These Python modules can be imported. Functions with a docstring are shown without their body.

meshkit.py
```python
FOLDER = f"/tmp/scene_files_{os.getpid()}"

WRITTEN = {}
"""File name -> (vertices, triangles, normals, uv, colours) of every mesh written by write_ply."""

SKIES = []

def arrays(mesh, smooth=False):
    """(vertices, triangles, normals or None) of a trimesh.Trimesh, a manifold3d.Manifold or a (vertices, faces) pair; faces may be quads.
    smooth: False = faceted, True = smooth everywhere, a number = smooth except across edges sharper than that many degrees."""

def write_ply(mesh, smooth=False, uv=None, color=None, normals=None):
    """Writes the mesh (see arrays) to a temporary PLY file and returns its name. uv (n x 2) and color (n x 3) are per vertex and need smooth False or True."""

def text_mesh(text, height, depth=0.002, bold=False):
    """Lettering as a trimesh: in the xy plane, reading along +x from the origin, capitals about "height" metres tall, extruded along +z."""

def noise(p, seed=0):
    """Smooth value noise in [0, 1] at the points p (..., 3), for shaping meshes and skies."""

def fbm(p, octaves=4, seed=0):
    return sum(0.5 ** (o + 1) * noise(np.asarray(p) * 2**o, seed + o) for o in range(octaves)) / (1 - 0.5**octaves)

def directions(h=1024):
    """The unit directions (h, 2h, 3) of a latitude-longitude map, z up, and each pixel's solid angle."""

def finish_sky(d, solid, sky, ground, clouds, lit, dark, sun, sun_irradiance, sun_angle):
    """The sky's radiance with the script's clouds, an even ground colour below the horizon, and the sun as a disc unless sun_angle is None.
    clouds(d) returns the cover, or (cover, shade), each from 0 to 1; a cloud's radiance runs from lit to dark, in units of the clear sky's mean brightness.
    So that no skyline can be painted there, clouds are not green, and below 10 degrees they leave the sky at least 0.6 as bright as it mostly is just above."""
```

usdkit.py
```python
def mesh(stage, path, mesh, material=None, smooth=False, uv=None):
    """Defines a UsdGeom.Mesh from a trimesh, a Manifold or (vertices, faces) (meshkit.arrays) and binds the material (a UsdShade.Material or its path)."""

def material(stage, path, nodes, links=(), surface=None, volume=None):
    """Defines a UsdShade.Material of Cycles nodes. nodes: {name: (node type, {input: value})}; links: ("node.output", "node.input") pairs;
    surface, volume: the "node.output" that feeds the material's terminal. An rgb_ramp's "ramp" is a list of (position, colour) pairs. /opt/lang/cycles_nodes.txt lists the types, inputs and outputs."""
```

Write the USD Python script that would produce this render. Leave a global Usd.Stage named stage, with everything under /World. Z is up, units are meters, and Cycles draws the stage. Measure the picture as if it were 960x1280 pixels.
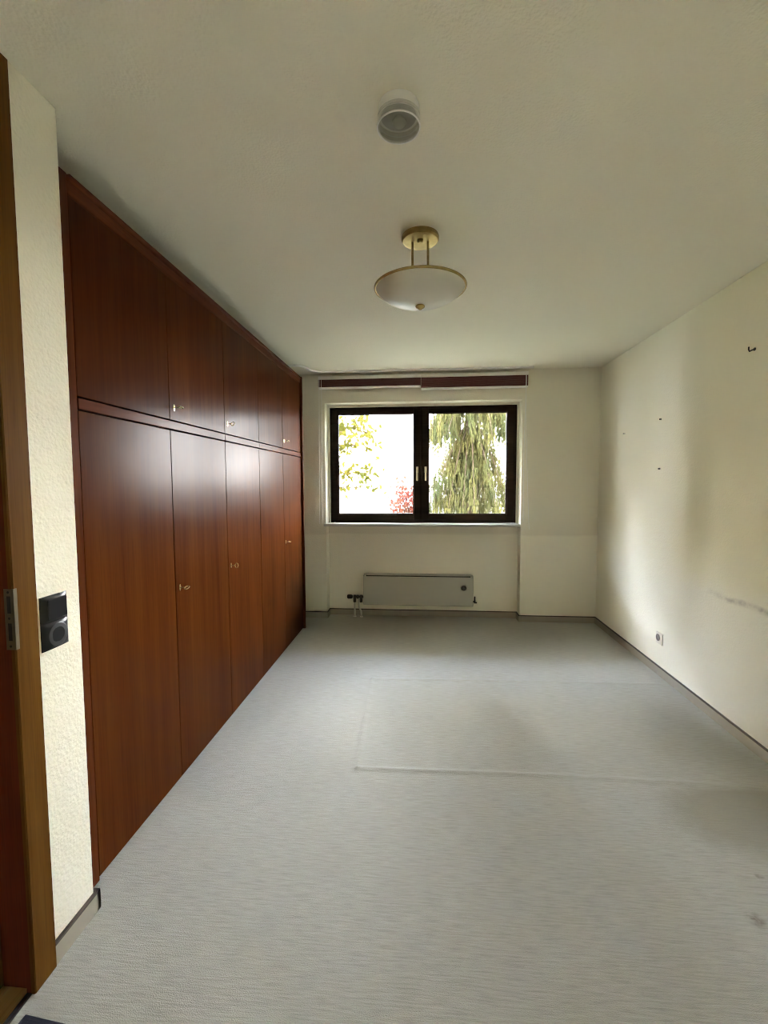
import math, random
import numpy as np
import trimesh
import usdkit, meshkit
from pxr import Usd, UsdGeom, UsdLux, UsdShade, Sdf, Gf

stage = Usd.Stage.CreateInMemory()
UsdGeom.SetStageUpAxis(stage, "Z")
UsdGeom.SetStageMetersPerUnit(stage, 1.0)
UsdGeom.Xform.Define(stage, "/World")
UsdGeom.Scope.Define(stage, "/World/Looks")
rng = np.random.default_rng(7)
PI = math.pi

# ------------------------------------------------------------------ camera
cam = UsdGeom.Camera.Define(stage, "/World/camera")
M = np.array([[0.9965005, 0.0834702, -0.0044062],      # right
              [0.0009423, -0.0639291, -0.9979540],     # down
              [-0.0835811, 0.9944576, -0.0637840]])    # forward
right, down, fwd = M
m4 = np.eye(4)
m4[0, :3], m4[1, :3], m4[2, :3], m4[3, :3] = right, -down, -fwd, (0, 0, 1.35)
cam.AddTransformOp().Set(Gf.Matrix4d(*m4.ravel().tolist()))
cam.CreateHorizontalApertureAttr(36.0)
cam.CreateFocalLengthAttr(36.0 * 561.93 / 960)
cam.CreateClippingRangeAttr((0.03, 500.0))
cam.CreateExposureAttr(7.2)

# ------------------------------------------------------------------ sky and sun
SUN_DIR = np.array([0.80, -0.30, 0.52]); SUN_DIR /= np.linalg.norm(SUN_DIR)   # towards the sun: over the roof, behind the house
sky = UsdLux.DomeLight.Define(stage, "/World/sky")
sky.CreateIntensityAttr(1.0)
sky_mat = usdkit.material(stage, "/World/Looks/sky_material", {
    "co": ("texture_coordinate", {}),
    "sep": ("separate_xyz", {}),
    "ramp": ("rgb_ramp", {"ramp": [(0.0, (0.55, 0.52, 0.46)), (0.485, (0.60, 0.57, 0.50)), (0.50, (1.0, 0.96, 0.91)),
                                   (0.56, (0.92, 0.95, 1.0)), (0.72, (0.70, 0.79, 1.02)), (1.0, (0.48, 0.62, 0.98))]}),
    "mr": ("map_range", {"from_min": -1.0, "from_max": 1.0, "to_min": 0.0, "to_max": 1.0}),
    "no": ("noise_texture", {"scale": 2.6, "detail": 5.0, "roughness": 0.55}),
    "cr": ("rgb_ramp", {"ramp": [(0.42, (0, 0, 0)), (0.66, (1, 1, 1))]}),
    "mx": ("mix_color", {"b": (1.05, 1.05, 1.05)}),
    "bg": ("background_shader", {"strength": 0.7}),
}, [("co.generated", "sep.vector"), ("sep.z", "mr.value"), ("mr.result", "ramp.fac"), ("co.generated", "no.vector"), ("no.fac", "cr.fac"),
    ("cr.color", "mx.fac"), ("ramp.color", "mx.a"), ("mx.result", "bg.color")], surface="bg.background")
UsdShade.MaterialBindingAPI.Apply(sky.GetPrim()).Bind(sky_mat)

sun = UsdLux.DistantLight.Define(stage, "/World/sun")
sun.CreateIntensityAttr(30.0)
sun.CreateAngleAttr(0.6)
sun.CreateColorAttr(Gf.Vec3f(1.0, 0.985, 0.955))
def aim_light(light, direction):
    d = np.asarray(direction, float); d /= np.linalg.norm(d)          # +z of the light points to the sun
    x = np.cross([0, 0, 1], d); x /= np.linalg.norm(x); y = np.cross(d, x)
    m = np.eye(4); m[0, :3], m[1, :3], m[2, :3] = x, y, d
    light.AddTransformOp().Set(Gf.Matrix4d(*m.ravel().tolist()))
aim_light(sun, SUN_DIR)

# ------------------------------------------------------------------ scene helpers
counts = {}
def numbered(parent, name):
    key = (parent, name); k = counts.get(key, 0); counts[key] = k + 1
    return f"{parent}/{name}" + (f"_{k:03d}" if k else "")
LOC = {}
def tag(p, label=None, category=None, group=None, kind=None):
    p = p.GetPrim() if hasattr(p, "GetPrim") else p
    for k, v in (("label", label), ("category", category), ("group", group), ("kind", kind)):
        if v: p.SetCustomDataByKey(k, v)
    return p
def thing(name, label=None, category=None, loc=(0, 0, 0), group=None, kind=None):
    x = UsdGeom.Xform.Define(stage, numbered("/World", name))
    x.AddTranslateOp().Set(Gf.Vec3d(*map(float, loc)))
    LOC[str(x.GetPath())] = np.array(loc, float)
    return tag(x, label, category, group, kind)
def obj(name, mesh, material, parent=None, smooth=30, label=None, category=None, group=None, kind=None):
    """mesh is in world coordinates; it is stored relative to its parent's base."""
    pp = str(parent.GetPath()) if parent is not None else "/World"
    base = LOC.get(pp, np.zeros(3))
    path = numbered(pp, name)
    mesh = mesh.copy() if hasattr(mesh, "copy") else mesh
    mesh.apply_translation(-base)
    m = usdkit.mesh(stage, path, mesh, material, smooth=smooth)
    LOC[path] = base
    return tag(m, label, category, group, kind)

# ------------------------------------------------------------------ shapes
def box(x0, x1, y0, y1, z0, z1, b=0.0):
    x0, x1, y0, y1, z0, z1 = min(x0, x1), max(x0, x1), min(y0, y1), max(y0, y1), min(z0, z1), max(z0, z1)
    if b <= 0:
        return trimesh.creation.box(bounds=[[x0, y0, z0], [x1, y1, z1]])
    b = min(b, (x1 - x0) * .49, (y1 - y0) * .49, (z1 - z0) * .49)
    c, h = np.array([(x0 + x1) / 2, (y0 + y1) / 2, (z0 + z1) / 2]), np.array([x1 - x0, y1 - y0, z1 - z0]) / 2
    p = []
    for s in np.array(np.meshgrid([-1, 1], [-1, 1], [-1, 1])).reshape(3, -1).T:
        for k in range(3):
            q = h - b; q[k] = h[k]; p.append(c + s * q)
    return trimesh.Trimesh(p, process=False).convex_hull
def join(*ms):
    out = []
    for m in ms: out += list(m) if isinstance(m, (list, tuple)) else [m]
    return trimesh.util.concatenate(out)
def lathe(profile, loc=(0, 0, 0), axis=(0, 0, 1), n=40):
    m = trimesh.creation.revolve(np.asarray(profile, float), sections=n)
    if tuple(axis) != (0, 0, 1):
        m.apply_transform(trimesh.geometry.align_vectors([0, 0, 1], axis))
    m.apply_translation(loc)
    return m
def cyl(p, q, r, n=16, b=0.0):
    p, q = np.asarray(p, float), np.asarray(q, float); L = np.linalg.norm(q - p)
    b = min(b, L * .49, r * .9)
    prof = [(0, 0), (r - b, 0), (r, b), (r, L - b), (r - b, L), (0, L)] if b > 0 else [(0, 0), (r, 0), (r, L), (0, L)]
    m = trimesh.creation.revolve(np.array(prof), sections=n)
    m.apply_transform(trimesh.geometry.align_vectors([0, 0, 1], (q - p) / L)); m.apply_translation(p)
    return m
def tube(pts, r, n=8):
    pts = np.asarray(pts, float); rr = np.broadcast_to(np.asarray(r, float), (len(pts),))
    t = np.gradient(pts, axis=0); t /= np.linalg.norm(t, axis=1, keepdims=True) + 1e-12
    ref = np.array([0, 0, 1.0]) if abs(t[0][2]) < .9 else np.array([1.0, 0, 0])
    A = []
    a = np.cross(t[0], ref); a /= np.linalg.norm(a)
    for k in range(len(pts)):
        a = a - t[k] * (a @ t[k]); a /= np.linalg.norm(a) + 1e-12; A.append(a)
    A = np.array(A); B = np.cross(t, A); ang = np.arange(n) * 2 * PI / n
    v = pts[:, None] + rr[:, None, None] * (np.cos(ang)[None, :, None] * A[:, None] + np.sin(ang)[None, :, None] * B[:, None])
    v = v.reshape(-1, 3); f = []
    for i in range(len(pts) - 1):
        for j in range(n):
            a0, a1, b0, b1 = i * n + j, i * n + (j + 1) % n, (i + 1) * n + j, (i + 1) * n + (j + 1) % n
            f += [(a0, a1, b1), (a0, b1, b0)]
    c0, c1 = len(v), len(v) + 1
    v = np.vstack([v, pts[0], pts[-1]]); e = (len(pts) - 1) * n
    for j in range(n):
        f += [(c0, (j + 1) % n, j), (c1, e + j, e + (j + 1) % n)]
    return trimesh.Trimesh(v, np.array(f), process=False)
def sweep_box(path, w, h):
    """A flat strip of width w (in plan) and height h hung below the path's z."""
    path = np.asarray(path, float); t = np.gradient(path, axis=0); t[:, 2] = 0; t /= np.linalg.norm(t, axis=1, keepdims=True)
    s = np.stack([-t[:, 1], t[:, 0], 0 * t[:, 0]], 1) * w / 2; dz = np.array([0, 0, h])
    v = np.stack([path - s, path + s, path + s - dz, path - s - dz], 1).reshape(-1, 3); f = []
    n = len(path)
    for i in range(n - 1):
        for j in range(4):
            a, b, c, d = 4 * i + j, 4 * i + (j + 1) % 4, 4 * (i + 1) + (j + 1) % 4, 4 * (i + 1) + j
            f += [(a, b, c), (a, c, d)]
    e = 4 * (n - 1)
    f += [(0, 2, 1), (0, 3, 2), (e, e + 1, e + 2), (e, e + 2, e + 3)]
    m = trimesh.Trimesh(v, np.array(f), process=False); m.fix_normals(); return m

# ------------------------------------------------------------------ materials
def srgb(r, g, b):
    c = np.array([r, g, b]) / 255.0
    return tuple(np.where(c < .04045, c / 12.92, ((c + .055) / 1.055) ** 2.4))
def plain(name, color, rough=0.5, metal=0.0, spec=0.5, **kw):
    return usdkit.material(stage, f"/World/Looks/{name}", {"p": ("principled_bsdf", {"base_color": color, "roughness": rough, "metallic": metal, "specular_ior_level": spec, **kw})}, [], surface="p.BSDF")

def plaster(name, color, color2, bump=0.35, scale=130.0, extra=None):
    """Painted woodchip paper: slight tone drift, coarse relief; extra adds grime and tone masks (list of node dicts and links)."""
    nodes = {"g": ("geometry", {}),
             "big": ("noise_texture", {"scale": 1.3, "detail": 4.0, "roughness": 0.6}),
             "mix": ("mix_color", {"a": color, "b": color2}),
             "chip": ("noise_texture", {"scale": scale, "detail": 2.0, "roughness": 0.55}),
             "vor": ("voronoi_texture", {"scale": scale * .75, "feature": "smooth_f1"}),
             "hm": ("math", {"math_type": "subtract"}),
             "bump": ("bump", {"strength": bump, "distance": 0.004}),
             "p": ("principled_bsdf", {"roughness": 0.85, "specular_ior_level": 0.25})}
    links = [("g.position", "big.vector"), ("g.position", "chip.vector"), ("g.position", "vor.vector"), ("big.fac", "mix.fac"),
             ("chip.fac", "hm.value1"), ("vor.distance", "hm.value2"), ("hm.value", "bump.height"), ("bump.normal", "p.normal")]
    out = "mix.result"
    if extra:
        n2, l2, out = extra(out); nodes.update(n2); links += l2
    return usdkit.material(stage, f"/World/Looks/{name}", nodes, links + [(out, "p.base_color")], surface="p.BSDF")

WALL, WALL2 = (0.885, 0.85, 0.70), (0.86, 0.82, 0.66)
def scuff_and_tone_right(src):
    # a scuffed line where furniture stood, small rubs by the window, yellower tone above
    n = {"sx": ("separate_xyz", {}),
         "wob": ("noise_texture", {"scale": 3.0, "detail": 3.0}),
         "wz": ("math", {"math_type": "multiply_add", "value2": 0.06}),
         "dz": ("math", {"math_type": "subtract", "value2": 0.742}), "ab": ("math", {"math_type": "absolute"}),
         "fz": ("map_range", {"from_min": 0.004, "from_max": 0.022, "to_min": 1.0, "to_max": 0.0, "clamp": True}),
         "fy": ("map_range", {"from_min": 2.55, "from_max": 2.75, "to_min": 1.0, "to_max": 0.0, "clamp": True}),
         "pat": ("noise_texture", {"scale": 9.0, "detail": 5.0, "roughness": .7}),
         "pr": ("map_range", {"from_min": 0.40, "from_max": 0.62, "to_min": 0.15, "to_max": 0.75, "clamp": True}),
         "m1": ("math", {"math_type": "multiply"}), "m2": ("math", {"math_type": "multiply"}),
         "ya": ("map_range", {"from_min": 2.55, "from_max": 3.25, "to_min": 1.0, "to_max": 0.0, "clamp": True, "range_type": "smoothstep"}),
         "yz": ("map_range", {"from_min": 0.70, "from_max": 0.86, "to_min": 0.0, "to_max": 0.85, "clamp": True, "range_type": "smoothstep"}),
         "ym": ("math", {"math_type": "multiply"}), "yc": ("mix_color", {"b": (0.90, 0.835, 0.595)}),  # yellower tone above the scuff line, away from the window
         "gm": ("mix_color", {"b": (0.42, 0.37, 0.28)})}
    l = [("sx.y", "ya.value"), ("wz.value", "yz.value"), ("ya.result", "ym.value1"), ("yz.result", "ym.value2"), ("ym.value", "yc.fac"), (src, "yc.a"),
         ("g.position", "sx.vector"), ("g.position", "wob.vector"), ("g.position", "pat.vector"), ("wob.fac", "wz.value1"), ("sx.z", "wz.value3"),
         ("wz.value", "dz.value1"), ("dz.value", "ab.value1"), ("ab.value", "fz.value"), ("sx.y", "fy.value"), ("pat.fac", "pr.value"),
         ("fz.result", "m1.value1"), ("fy.result", "m1.value2"), ("m1.value", "m2.value1"), ("pr.result", "m2.value2"), ("m2.value", "gm.fac"), ("yc.result", "gm.a")]
    return n, l, "gm.result"
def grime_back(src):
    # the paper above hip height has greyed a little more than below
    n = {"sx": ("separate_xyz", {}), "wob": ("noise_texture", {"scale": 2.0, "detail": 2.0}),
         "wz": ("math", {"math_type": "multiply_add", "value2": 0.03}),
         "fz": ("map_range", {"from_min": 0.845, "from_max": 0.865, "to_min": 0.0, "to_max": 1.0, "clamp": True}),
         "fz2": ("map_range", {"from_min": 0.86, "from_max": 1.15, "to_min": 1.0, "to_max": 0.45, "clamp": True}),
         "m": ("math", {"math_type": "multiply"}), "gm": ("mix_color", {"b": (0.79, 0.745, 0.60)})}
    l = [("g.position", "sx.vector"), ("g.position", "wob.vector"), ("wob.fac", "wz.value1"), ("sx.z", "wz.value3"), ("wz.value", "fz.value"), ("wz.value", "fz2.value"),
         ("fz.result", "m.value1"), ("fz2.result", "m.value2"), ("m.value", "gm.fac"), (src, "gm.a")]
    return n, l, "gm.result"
m_wall = plaster("wall_paper", WALL, WALL2, bump=0.38)
m_wall_r = plaster("wall_paper_scuffed", WALL, WALL2, bump=0.25, extra=scuff_and_tone_right)
m_wall_b = plaster("wall_paper_greyed", WALL, WALL2, bump=0.25, extra=grime_back)
m_ceil = plaster("ceiling_paper", (0.87, 0.83, 0.69), (0.84, 0.80, 0.66), bump=0.35, scale=150)

def carpet_mat():
    nodes = {"g": ("geometry", {}), "map": ("mapping", {"scale": (14.0, 190.0, 14.0)}),
             "rib": ("noise_texture", {"scale": 1.0, "detail": 3.0, "roughness": .6}),
             "fine": ("noise_texture", {"scale": 420.0, "detail": 2.0}),
             "big": ("noise_texture", {"scale": 1.1, "detail": 5.0, "roughness": .6}),
             "c1": ("rgb_ramp", {"ramp": [(0.28, (0.335, 0.326, 0.272)), (0.5, (0.405, 0.395, 0.332)), (0.72, (0.455, 0.444, 0.378))]}),
             "c2": ("rgb_ramp", {"ramp": [(0.3, (0.90, 0.90, 0.89)), (0.7, (1.0, 1.0, 1.0))]}),
             "mul": ("mix_color", {"blend_type": "multiply", "fac": 1.0}),
             # grubby worn patch by the right wall
             "ms": ("mapping", {"location": (-1.42 / 0.55, -1.84 / 0.29, 0), "scale": (1 / 0.55, 1 / 0.29, 1)}),
             "gr": ("gradient_texture", {"gradient_type": "spherical"}),
             "np": ("noise_texture", {"scale": 4.5, "detail": 5.0, "roughness": .65}),
             "ad": ("math", {"math_type": "multiply_add", "value2": 1.0}), "sc": ("math", {"math_type": "multiply_add", "value2": 0.7, "value3": -0.35}),
             "sr": ("map_range", {"from_min": 0.12, "from_max": 0.42, "to_min": 0.0, "to_max": 0.80, "clamp": True}),
             "sx": ("separate_xyz", {}),
             "cut": ("map_range", {"from_min": 2.0, "from_max": 2.05, "to_min": 1.0, "to_max": 0.0, "clamp": True}),
             "sm": ("math", {"math_type": "multiply"}),
             "st": ("mix_color", {"b": (0.27, 0.25, 0.18)}),
             # two dark spots
             "v1": ("vector_math", {"math_type": "distance", "vector2": (1.030, 1.395, 0.0)}),
             "v2": ("vector_math", {"math_type": "distance", "vector2": (1.155, 1.560, 0.0)}),
             "k1": ("map_range", {"from_min": 0.008, "from_max": 0.035, "to_min": 0.75, "to_max": 0.0, "clamp": True}),
             "k2": ("map_range", {"from_min": 0.004, "from_max": 0.016, "to_min": 0.8, "to_max": 0.0, "clamp": True}),
             "kk": ("math", {"math_type": "maximum"}), "kn": ("noise_texture", {"scale": 60.0, "detail": 2.0}),
             "kr": ("map_range", {"from_min": 0.38, "from_max": 0.6, "to_min": 0.2, "to_max": 1.0, "clamp": True}),
             "km": ("math", {"math_type": "multiply"}), "sp": ("mix_color", {"b": (0.13, 0.11, 0.07)}),
             "hs": ("math", {"math_type": "multiply_add", "value2": 0.6}), "bump": ("bump", {"strength": 0.6, "distance": 0.004}),
             "p": ("principled_bsdf", {"roughness": 0.95, "specular_ior_level": 0.15, "sheen_weight": 0.25, "sheen_roughness": 0.5, "sheen_tint": (0.92, 0.96, 1.0)})}
    L = [("g.position", "map.vector"), ("map.vector", "rib.vector"), ("g.position", "fine.vector"), ("g.position", "big.vector"), ("rib.fac", "c1.fac"), ("big.fac", "c2.fac"),
         ("c1.color", "mul.a"), ("c2.color", "mul.b"), ("g.position", "ms.vector"), ("ms.vector", "gr.vector"), ("g.position", "np.vector"), ("np.fac", "sc.value1"),
         ("gr.fac", "ad.value1"), ("sc.value", "ad.value3"), ("ad.value", "sr.value"), ("g.position", "sx.vector"), ("sx.y", "cut.value"),
         ("sr.result", "sm.value1"), ("cut.result", "sm.value2"), ("sm.value", "st.fac"), ("mul.result", "st.a"),
         ("g.position", "v1.vector1"), ("g.position", "v2.vector1"), ("v1.value", "k1.value"), ("v2.value", "k2.value"), ("k1.result", "kk.value1"), ("k2.result", "kk.value2"),
         ("g.position", "kn.vector"), ("kn.fac", "kr.value"), ("kk.value", "km.value1"), ("kr.result", "km.value2"), ("km.value", "sp.fac"), ("st.result", "sp.a"),
         ("sp.result", "p.base_color"), ("rib.fac", "hs.value1"), ("fine.fac", "hs.value3"), ("hs.value", "bump.height"), ("bump.normal", "p.normal")]
    return usdkit.material(stage, "/World/Looks/carpet", nodes, L, surface="p.BSDF")
m_carpet = carpet_mat()

def wood(name, dark, mid, light, axis="z", rough=0.22, spec=0.018, offset=0.0, coat=0.0, fig=1.0):
    s = {"z": (46.0, 46.0, 1.5), "y": (46.0, 1.5, 46.0), "x": (1.5, 46.0, 46.0)}[axis]
    s2 = {"z": (6.0, 6.0, 0.45), "y": (6.0, 0.45, 6.0), "x": (0.45, 6.0, 6.0)}[axis]
    s3 = {"z": (260.0, 260.0, 6.0), "y": (260.0, 6.0, 260.0), "x": (6.0, 260.0, 260.0)}[axis]
    nodes = {"g": ("geometry", {}), "m1": ("mapping", {"scale": s, "location": (offset, offset * .7, offset * .3)}), "m2": ("mapping", {"scale": s2, "location": (offset * .37, offset, 0)}), "m3": ("mapping", {"scale": s3}),
             "n1": ("noise_texture", {"scale": 1.0, "detail": 5.0, "roughness": .62, "distortion": 0.4}),
             "n2": ("noise_texture", {"scale": 1.0, "detail": 3.0, "roughness": .5, "distortion": 0.8}),
             "n3": ("noise_texture", {"scale": 1.0, "detail": 2.0}),
             "a": ("math", {"math_type": "multiply_add", "value2": 0.5 * fig}), "b": ("math", {"math_type": "multiply", "value2": 0.55}),
             "r": ("rgb_ramp", {"ramp": [(0.32, dark), (0.52, mid), (0.74, light)]}),
             "pore": ("map_range", {"from_min": 0.36, "from_max": 0.46, "to_min": 0.88, "to_max": 1.0, "clamp": True}),
             "mul": ("mix_color", {"blend_type": "multiply", "fac": 1.0}),
             "bump": ("bump", {"strength": 0.06, "distance": 0.001}),
             "p": ("principled_bsdf", {"roughness": rough, "specular_ior_level": spec, "coat_weight": coat, "coat_roughness": 0.15})}
    L = [("g.position", "m1.vector"), ("g.position", "m2.vector"), ("g.position", "m3.vector"), ("m1.vector", "n1.vector"), ("m2.vector", "n2.vector"), ("m3.vector", "n3.vector"),
         ("n2.fac", "b.value1"), ("n1.fac", "a.value1"), ("b.value", "a.value3"), ("a.value", "r.fac"), ("n3.fac", "pore.value"), ("r.color", "mul.a"), ("pore.result", "mul.b"),
         ("mul.result", "p.base_color"), ("n3.fac", "bump.height"), ("bump.normal", "p.normal")]
    return usdkit.material(stage, f"/World/Looks/{name}", nodes, L, surface="p.BSDF")
DK, MD, LT = (0.053, 0.0120, 0.0026), (0.076, 0.0197, 0.0040), (0.098, 0.029, 0.0061)
m_door = [wood(f"mahogany_door_{k}", tuple(np.array(DK) * s), tuple(np.array(MD) * s), tuple(np.array(LT) * s), offset=k * 7.3) for k, s in enumerate((1.0, .93, 1.08))]
m_trimwood = wood("mahogany_edge", DK, (0.10, 0.026, 0.009), (0.14, 0.042, 0.014), axis="y", offset=3.0)
m_sidewood = wood("mahogany_side", DK, (0.09, 0.024, 0.008), (0.125, 0.038, 0.012), offset=9.0)
m_jamb = wood("door_wood_shaded", (0.07, 0.014, 0.006), (0.10, 0.022, 0.009), (0.13, 0.034, 0.012), rough=0.35, offset=21.0)
m_casing = wood("door_wood_lit", (0.085, 0.036, 0.007), (0.125, 0.056, 0.011), (0.16, 0.076, 0.016), rough=0.4, offset=31.0)  # jamb and casing are one wood; lit and shaded looks are coloured in
m_seal = plain("rubber_seal", (0.012, 0.01, 0.01), 0.7)
m_inside = plain("cabinet_inside", (0.10, 0.04, 0.018), 0.6)
m_shadowgap = plain("plinth_black", (0.02, 0.012, 0.008), 0.6)
m_brass = usdkit.material(stage, "/World/Looks/brushed_brass", {"g": ("geometry", {}), "n": ("noise_texture", {"scale": 35.0, "detail": 3.0}),
    "r": ("rgb_ramp", {"ramp": [(0.3, (0.36, 0.25, 0.085)), (0.7, (0.50, 0.36, 0.135))]}), "p": ("principled_bsdf", {"metallic": 1.0, "roughness": 0.32})},
    [("g.position", "n.vector"), ("n.fac", "r.fac"), ("r.color", "p.base_color")], surface="p.BSDF")
m_brass_bright = plain("key_brass", (0.80, 0.62, 0.33), 0.22, metal=1.0)
m_steel = plain("strike_steel", (0.17, 0.145, 0.10), 0.4, metal=1.0)
m_white = plain("white_plastic", (0.86, 0.85, 0.80), 0.35)
m_white_metal = plain("white_lacquered_metal", (0.90, 0.885, 0.83), 0.4)
m_cream = plain("cream_plastic", (0.74, 0.70, 0.58), 0.4)
m_blackplastic = plain("black_plastic", (0.010, 0.010, 0.011), 0.2, spec=0.3)
m_blackmatt = plain("black_socket_well", (0.006, 0.006, 0.007), 0.4)
m_slat = plain("dark_red_slats", (0.085, 0.012, 0.010), 0.42)
m_winframe = wood("window_frame_brown", (0.018, 0.012, 0.008), (0.028, 0.019, 0.013), (0.04, 0.028, 0.019), rough=0.4, axis="x")
m_gold = plain("handle_champagne", (0.78, 0.66, 0.45), 0.3, metal=0.85)
m_sill = plain("sill_stone", (0.50, 0.485, 0.445), 0.4)
m_skirt = plain("skirting_carpet", (0.36, 0.325, 0.25), 0.9, spec=0.2)
m_basetop = plain("skirting_brown_edge", (0.05, 0.033, 0.02), 0.55)
m_radiator = plain("radiator_enamel", (0.50, 0.485, 0.39), 0.45)
m_radiator_dark = plain("radiator_inside", (0.06, 0.055, 0.045), 0.6)
m_valve = plain("valve_dark_metal", (0.07, 0.062, 0.045), 0.4, metal=0.6)
m_pipe = plain("painted_pipe", (0.60, 0.57, 0.47), 0.45)
m_navy = usdkit.material(stage, "/World/Looks/navy_mat", {"g": ("geometry", {}), "n": ("noise_texture", {"scale": 380.0}), "b": ("bump", {"strength": .6, "distance": .004}),
    "p": ("principled_bsdf", {"base_color": (0.010, 0.012, 0.024), "roughness": 0.95})}, [("g.position", "n.vector"), ("n.fac", "b.height"), ("b.normal", "p.normal")], surface="p.BSDF")
m_frost = usdkit.material(stage, "/World/Looks/frosted_cream_glass", {
    "p": ("principled_bsdf", {"base_color": (0.86, 0.83, 0.74), "roughness": 0.28, "specular_ior_level": 0.5}), "t": ("translucent_bsdf", {"color": (0.85, 0.81, 0.70)}), "m": ("mix_closure", {"fac": 0.35})},
    [("p.BSDF", "m.closure1"), ("t.BSDF", "m.closure2")], surface="m.closure")
m_glass = plain("clear_glass", (0.97, 0.98, 0.96), 0.03, transmission_weight=1.0, ior=1.45)
m_pane = usdkit.material(stage, "/World/Looks/window_pane", {"lw": ("layer_weight", {"blend": 0.5}), "pw": ("math", {"math_type": "power", "value2": 5.0}), "ma": ("math", {"math_type": "multiply_add", "value2": 0.92, "value3": 0.035}),
    "t": ("transparent_bsdf", {"color": (0.955, 0.955, 0.95)}), "g": ("glossy_bsdf", {"roughness": 0.0, "color": (1, 1, 1)}), "m": ("mix_closure", {})},
    [("lw.facing", "pw.value1"), ("pw.value", "ma.value1"), ("ma.value", "m.fac"), ("t.BSDF", "m.closure1"), ("g.BSDF", "m.closure2")], surface="m.closure")
m_cover = usdkit.material(stage, "/World/Looks/clear_lamp_cover", {"lw": ("layer_weight", {"blend": 0.5}), "pw": ("math", {"math_type": "power", "value2": 3.0}), "ma": ("math", {"math_type": "multiply_add", "value2": 0.75, "value3": 0.10}),
    "t": ("transparent_bsdf", {"color": (0.86, 0.86, 0.84)}), "g": ("glossy_bsdf", {"roughness": 0.06, "color": (1, 1, 1)}), "m": ("mix_closure", {})},
    [("lw.facing", "pw.value1"), ("pw.value", "ma.value1"), ("ma.value", "m.fac"), ("t.BSDF", "m.closure1"), ("g.BSDF", "m.closure2")], surface="m.closure")
def leafmat(name, c1, c2, trans=0.45, scale=1.7):
    return usdkit.material(stage, f"/World/Looks/{name}", {"g": ("geometry", {}), "n": ("noise_texture", {"scale": scale, "detail": 4.0}), "r": ("rgb_ramp", {"ramp": [(0.33, c1), (0.67, c2)]}),
        "d": ("diffuse_bsdf", {}), "t": ("translucent_bsdf", {}), "m": ("mix_closure", {"fac": trans})},
        [("g.position", "n.vector"), ("n.fac", "r.fac"), ("r.color", "d.color"), ("r.color", "t.color"), ("d.BSDF", "m.closure1"), ("t.BSDF", "m.closure2")], surface="m.closure")
m_needle = leafmat("spruce_needles", (0.018, 0.022, 0.009), (0.046, 0.040, 0.012), trans=0.35)
m_leaf = leafmat("yellow_green_leaves", (0.022, 0.024, 0.005), (0.045, 0.038, 0.007))
m_redleaf = leafmat("red_leaves", (0.050, 0.010, 0.009), (0.07, 0.025, 0.012), scale=4)
m_bark = plain("bark", (0.034, 0.023, 0.015), 0.95, spec=0.03)
m_hedge = leafmat("hedge_leaves", (0.10, 0.13, 0.035), (0.20, 0.20, 0.07))
m_render = plain("white_render", (0.86, 0.86, 0.85), 0.9)
m_gwall = plain("grey_render", (0.26, 0.25, 0.23), 0.9)
m_roof = plain("roof_tiles", (0.22, 0.10, 0.07), 0.8)
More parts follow.
